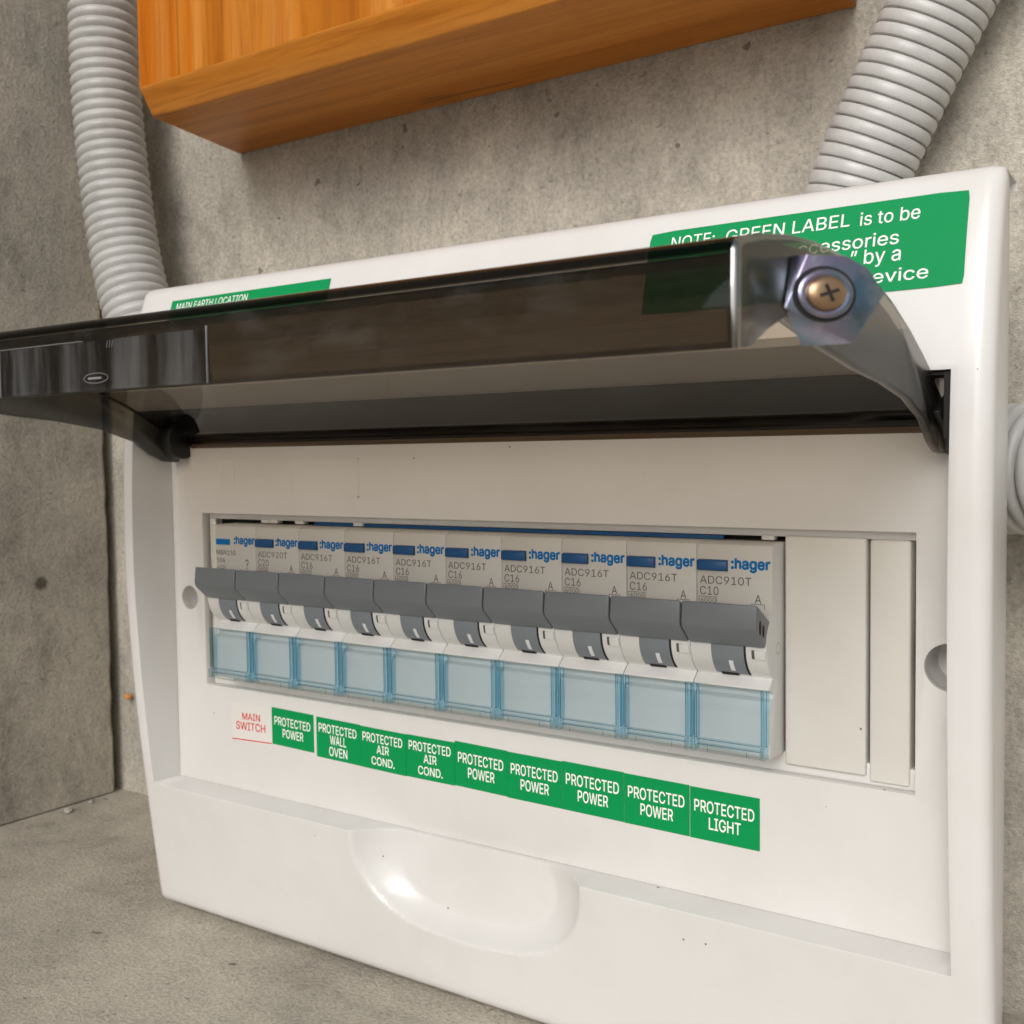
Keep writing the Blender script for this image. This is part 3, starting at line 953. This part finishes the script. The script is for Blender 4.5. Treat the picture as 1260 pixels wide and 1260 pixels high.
bm = bmesh.new()                                       # thin smooth cap over the nose is the body; the rocker barrel sits in it
bar = arc(8.42, 128, 232, 14)
prism_x(bm, bar + [(-2.0, 24.0), (-2.0, 34.0)], BX + 5.1, BX + 12.8)
barrel = obj('barrel', bm, M['barrel'], br, bevel=0.12)
bm = bmesh.new()
t0 = arc(8.5, 202, 223, 5)
prism_x(bm, t0 + [(-4.5, 24)], BX + 9.1, BX + 10.1)
obj('tick_mark', bm, M['tick'], barrel, smooth=False)
bm = bmesh.new()
g1 = arc(8.36, 150, 233, 12)
prism_x(bm, g1 + [(-3, 26), (-3, 30)], BX + 12.8, BX + 13.25)
g2 = arc(8.55, 229, 235.5, 3)
prism_x(bm, g2 + [(-3.2, 23.5)], BX + 6.4, BX + 10.4)
obj('barrel_gap', bm, M['dark'], barrel, smooth=False)

bm = bmesh.new()                                       # little tab with a hole, right of the barrel
tb = arc(8.65, 183, 197, 4)
prism_x(bm, tb + [(-4, 26.5), (-4, 29)], BX + 15.35, BX + 17.8)
obj('tab', bm, M['body'], br, bevel=0.1)
bm = bmesh.new()
tb = arc(8.36, 183, 197, 4)
prism_x(bm, tb + [(-4, 26.5), (-4, 29)], BX + 14.6, BX + 15.3)
obj('tab_hole', bm, M['hole'], br, smooth=False)

bm = bmesh.new()                                       # toggle lever thrown up
prism_x(bm, [(-12.4, 39.4), (-4.6, 34.6), (-3.9, 33.2), (-7.9, 29.6), (-8.5, 29.5), (-12.6, 33.4), (-12.95, 34.6)], BX + 0.16, BX + PITCH - 0.16)
tog = obj('toggle', bm, M['toggle'], br, bevel=0.45, seg=4)
bm = bmesh.new()                                       # slot moulded in the end of the toggle
for c, h in ((-10.9, 1.6), (-9.1, 1.35)):
    prism_x(bm, [(c + 0.55 * math.cos(t), 34.3 + (c + 10.9) * -0.55 + h * math.sin(t)) for t in (2 * math.pi * i / 16 for i in range(16))], BX + PITCH - 0.6, BX + PITCH - 0.10)
obj('toggle_slot', bm, M['dark'], tog, smooth=False)

# hinged terminal cover of clear blue plastic: window, two ribs, foot rail
bm = bmesh.new()
prism_x(bm, [(-5.95, 20.25), (-6.1, 18.9), (-6.2, 18.4), (-6.5, 18.15), (-6.8, 17.85), (-7.02, 17.4), (-7.12, 16.8), (-7.12, 7.55), (-6.6, 7.55), (-6.6, 16.8), (-6.1, 17.7), (-5.7, 18.4), (-5.5, 20.25)], x0 + 1.35, x1 - 1.35)
cov = obj('terminal_cover', bm, M['aqua'], br)
bm = bmesh.new()
for a, b_ in ((x0 - 0.02, x0 + 1.3), (x1 - 1.3, x1 + 0.02)):
    box(bm, a, b_, -7.3, -5.7, 7.7, 20.0)
    box(bm, a + 0.5, b_ - 0.5, -7.6, -7.35, 8.2, 19.4)
    for q in (a, b_ - 0.13): box(bm, q, q + 0.13, -7.55, -7.32, 7.7, 20.05, 1)
obj('cover_ribs', bm, [M['aqua_rib'], M['aqua_edge']], cov, bevel=0.05)
bm = bmesh.new()
box(bm, x0 + 1.32, x1 - 1.32, -8.3, -5.7, 4.9, 6.3)
box(bm, x0 + 1.32, x1 - 1.32, -7.3, -5.7, 6.4, 7.5)
for z in (6.3, 7.45): box(bm, x0 + 1.4, x1 - 1.4, -7.6, -7.32, z, z + 0.13, 1)
box(bm, x0 + 4.2, x0 + 4.32, -8.4, -8.31, 5.0, 6.3, 1)
box(bm, x1 - 4.32, x1 - 4.2, -8.4, -8.31, 5.0, 6.3, 1)
obj('cover_rail', bm, [M['aqua'], M['aqua_edge']], cov, bevel=0.08)
bm = bmesh.new()
for a in (x0 + 0.1, x1 - 1.2): box(bm, a, a + 1.1, -8.5, -5.7, 4.8, 7.6)
obj('cover_feet', bm, M['aqua_rib'], cov, bevel=0.2)

bm = bmesh.new()                                       # rivet ring on the right flank
nr = 24
prev = None
for r, h in ((1.5, 0.0), (1.45, 0.05), (0.95, 0.04), (0.85, -0.0)):
    ring = [bm.verts.new((x1 + 0.01 + h, -0.6 + r * math.cos(2 * math.pi * i / nr), 28.4 + r * math.sin(2 * math.pi * i / nr))) for i in range(nr)]
    if prev:
        for i in range(nr): bm.faces.new((prev[i], prev[(i + 1) % nr], ring[(i + 1) % nr], ring[i]))
    prev = ring
bm.faces.new(prev)
obj('rivet', bm, M['face'], br)

def copy_tree(o, parent=None):
    c = o.copy()
    COL.objects.link(c)
    c.parent = parent
    for ch in list(o.children): copy_tree(ch, c)
    return c

names = [
    ('main switch breaker, first on the left, with a flat blue stripe', 'MBN150', None),
    ('C20 breaker with a blue button, second from the left, beside the main switch', 'ADC920T', 'C20'),
    ('C16 breaker above the PROTECTED WALL OVEN label', 'ADC916T', 'C16'),
    ('C16 breaker above the PROTECTED AIR COND. label next to WALL OVEN', 'ADC916T', 'C16'),
    ('C16 breaker above the PROTECTED AIR COND. label next to POWER', 'ADC916T', 'C16'),
    ('C16 breaker just right of the two over the AIR COND. labels', 'ADC916T', 'C16'),
    ('C16 breaker in the middle of the five power and light breakers at the right', 'ADC916T', 'C16'),
    ('C16 breaker third from the right end of the row', 'ADC916T', 'C16'),
    ('C16 breaker next to the C10 one at the right end', 'ADC916T', 'C16'),
    ('C10 breaker at the right end of the row, its side and toggle slot showing', 'ADC910T', 'C10'),
]
breakers = [br] + [copy_tree(br) for _ in range(9)]
YT = -4.06
for i, (o, (lab, typ, rate)) in enumerate(zip(breakers, names)):
    o.location = (base + Vector((PITCH * i, 0, 0))) * MM
    o['label'] = lab
    X = BX + PITCH * i
    # blue button or printed stripe
    bm = bmesh.new()
    if rate:
        prism_x(bm, [(-3.95, 47.9), (-4.9, 47.55), (-4.95, 45.5), (-3.95, 45.2)], X + 0.35, X + 7.6)
        obj('blue_button', bm, M['blue'], o, bevel=0.15)
    else:
        box(bm, X + 0.25, X + 6.6, YT, -3.9, 45.5, 47.3)
        obj('blue_stripe', bm, M['blue_ink'], o, smooth=False)
    f = lambda x, z: YT
    bm = bmesh.new()
    text_into(bm, ':hager', X + 8.3, X + 17.5, 45.15, 48.35, f, 0, 0.034)
    if rate:
        text_into(bm, typ, X + 0.8, X + 13.1, 42.3, 44.1, f, 1, 0.0)
        text_into(bm, rate, X + 0.8, X + 5.3, 39.75, 41.7, f, 1, 0.0)
        text_into(bm, '6000', X + 0.95, X + 4.6, 38.0, 39.15, f, 1, 0.0)
        for a, b_, c, d_ in ((0.5, 4.9, 39.3, 39.42), (0.5, 0.62, 37.6, 39.3), (4.78, 4.9, 37.6, 39.3),
                             (13.1, 16.2, 38.25, 38.37), (13.1, 13.22, 37.2, 38.3), (16.08, 16.2, 37.2, 38.3)):
            bm.faces.new([bm.verts.new((X + p, YT, q)) for p, q in ((a, c), (b_, c), (b_, d_), (a, d_))]).material_index = 1
        text_into(bm, 'A', X + 13.9, X + 15.4, 38.5, 40.4, f, 1, 0.0)
    else:
        text_into(bm, typ, X + 0.4, X + 9.0, 42.4, 43.9, f, 1, 0.0)
        text_into(bm, '50A', X + 0.6, X + 4.2, 40.0, 41.4, f, 1, 0.0)
        text_into(bm, '415V', X + 0.6, X + 4.6, 38.0, 39.2, f, 1, 0.0)
        text_into(bm, '?', X + 13.2, X + 14.6, 38.2, 41.4, f, 1, 0.0)
    obj('lettering', bm, [M['blue_ink'], M['grey_ink']], o, smooth=False)

# ------------------------------------------------------------------ small debris
def pebble(name, c, r, m, seed, label, cat, group=None):
    bm = bmesh.new()
    bmesh.ops.create_icosphere(bm, subdivisions=2, radius=1)
    rr = random.Random(seed)
    k = [rr.uniform(0.7, 1.25) for _ in range(3)]
    for v_ in bm.verts:
        q = 1 + rr.uniform(-0.18, 0.18)
        v_.co = Vector(c) + Vector((v_.co.x * r * k[0] * q, v_.co.y * r * k[1] * q, v_.co.z * r * 0.7 * q))
    o = obj(name, bm, m, loc=(c[0], c[1], c[2] - r * 0.5))
    return tag(o, label, cat, group)
pebble('concrete_crumb', (-133.5, 37.1, ZF + 0.9), 1.7, M['wall'], 2, 'largest pale concrete crumb on the floor by the side wall', 'crumb', 'crumbs on the floor')
pebble('concrete_crumb', (-136, 50, ZF + 0.6), 1.1, M['wall'], 5, 'smaller concrete crumb on the floor nearer the wall joint', 'crumb', 'crumbs on the floor')
pebble('foam_scrap', (-132.6, 67.5, -31.8), 2.0, M['scrap'], 7, 'tiny orange scrap stuck on the back wall by the joint', 'scrap')
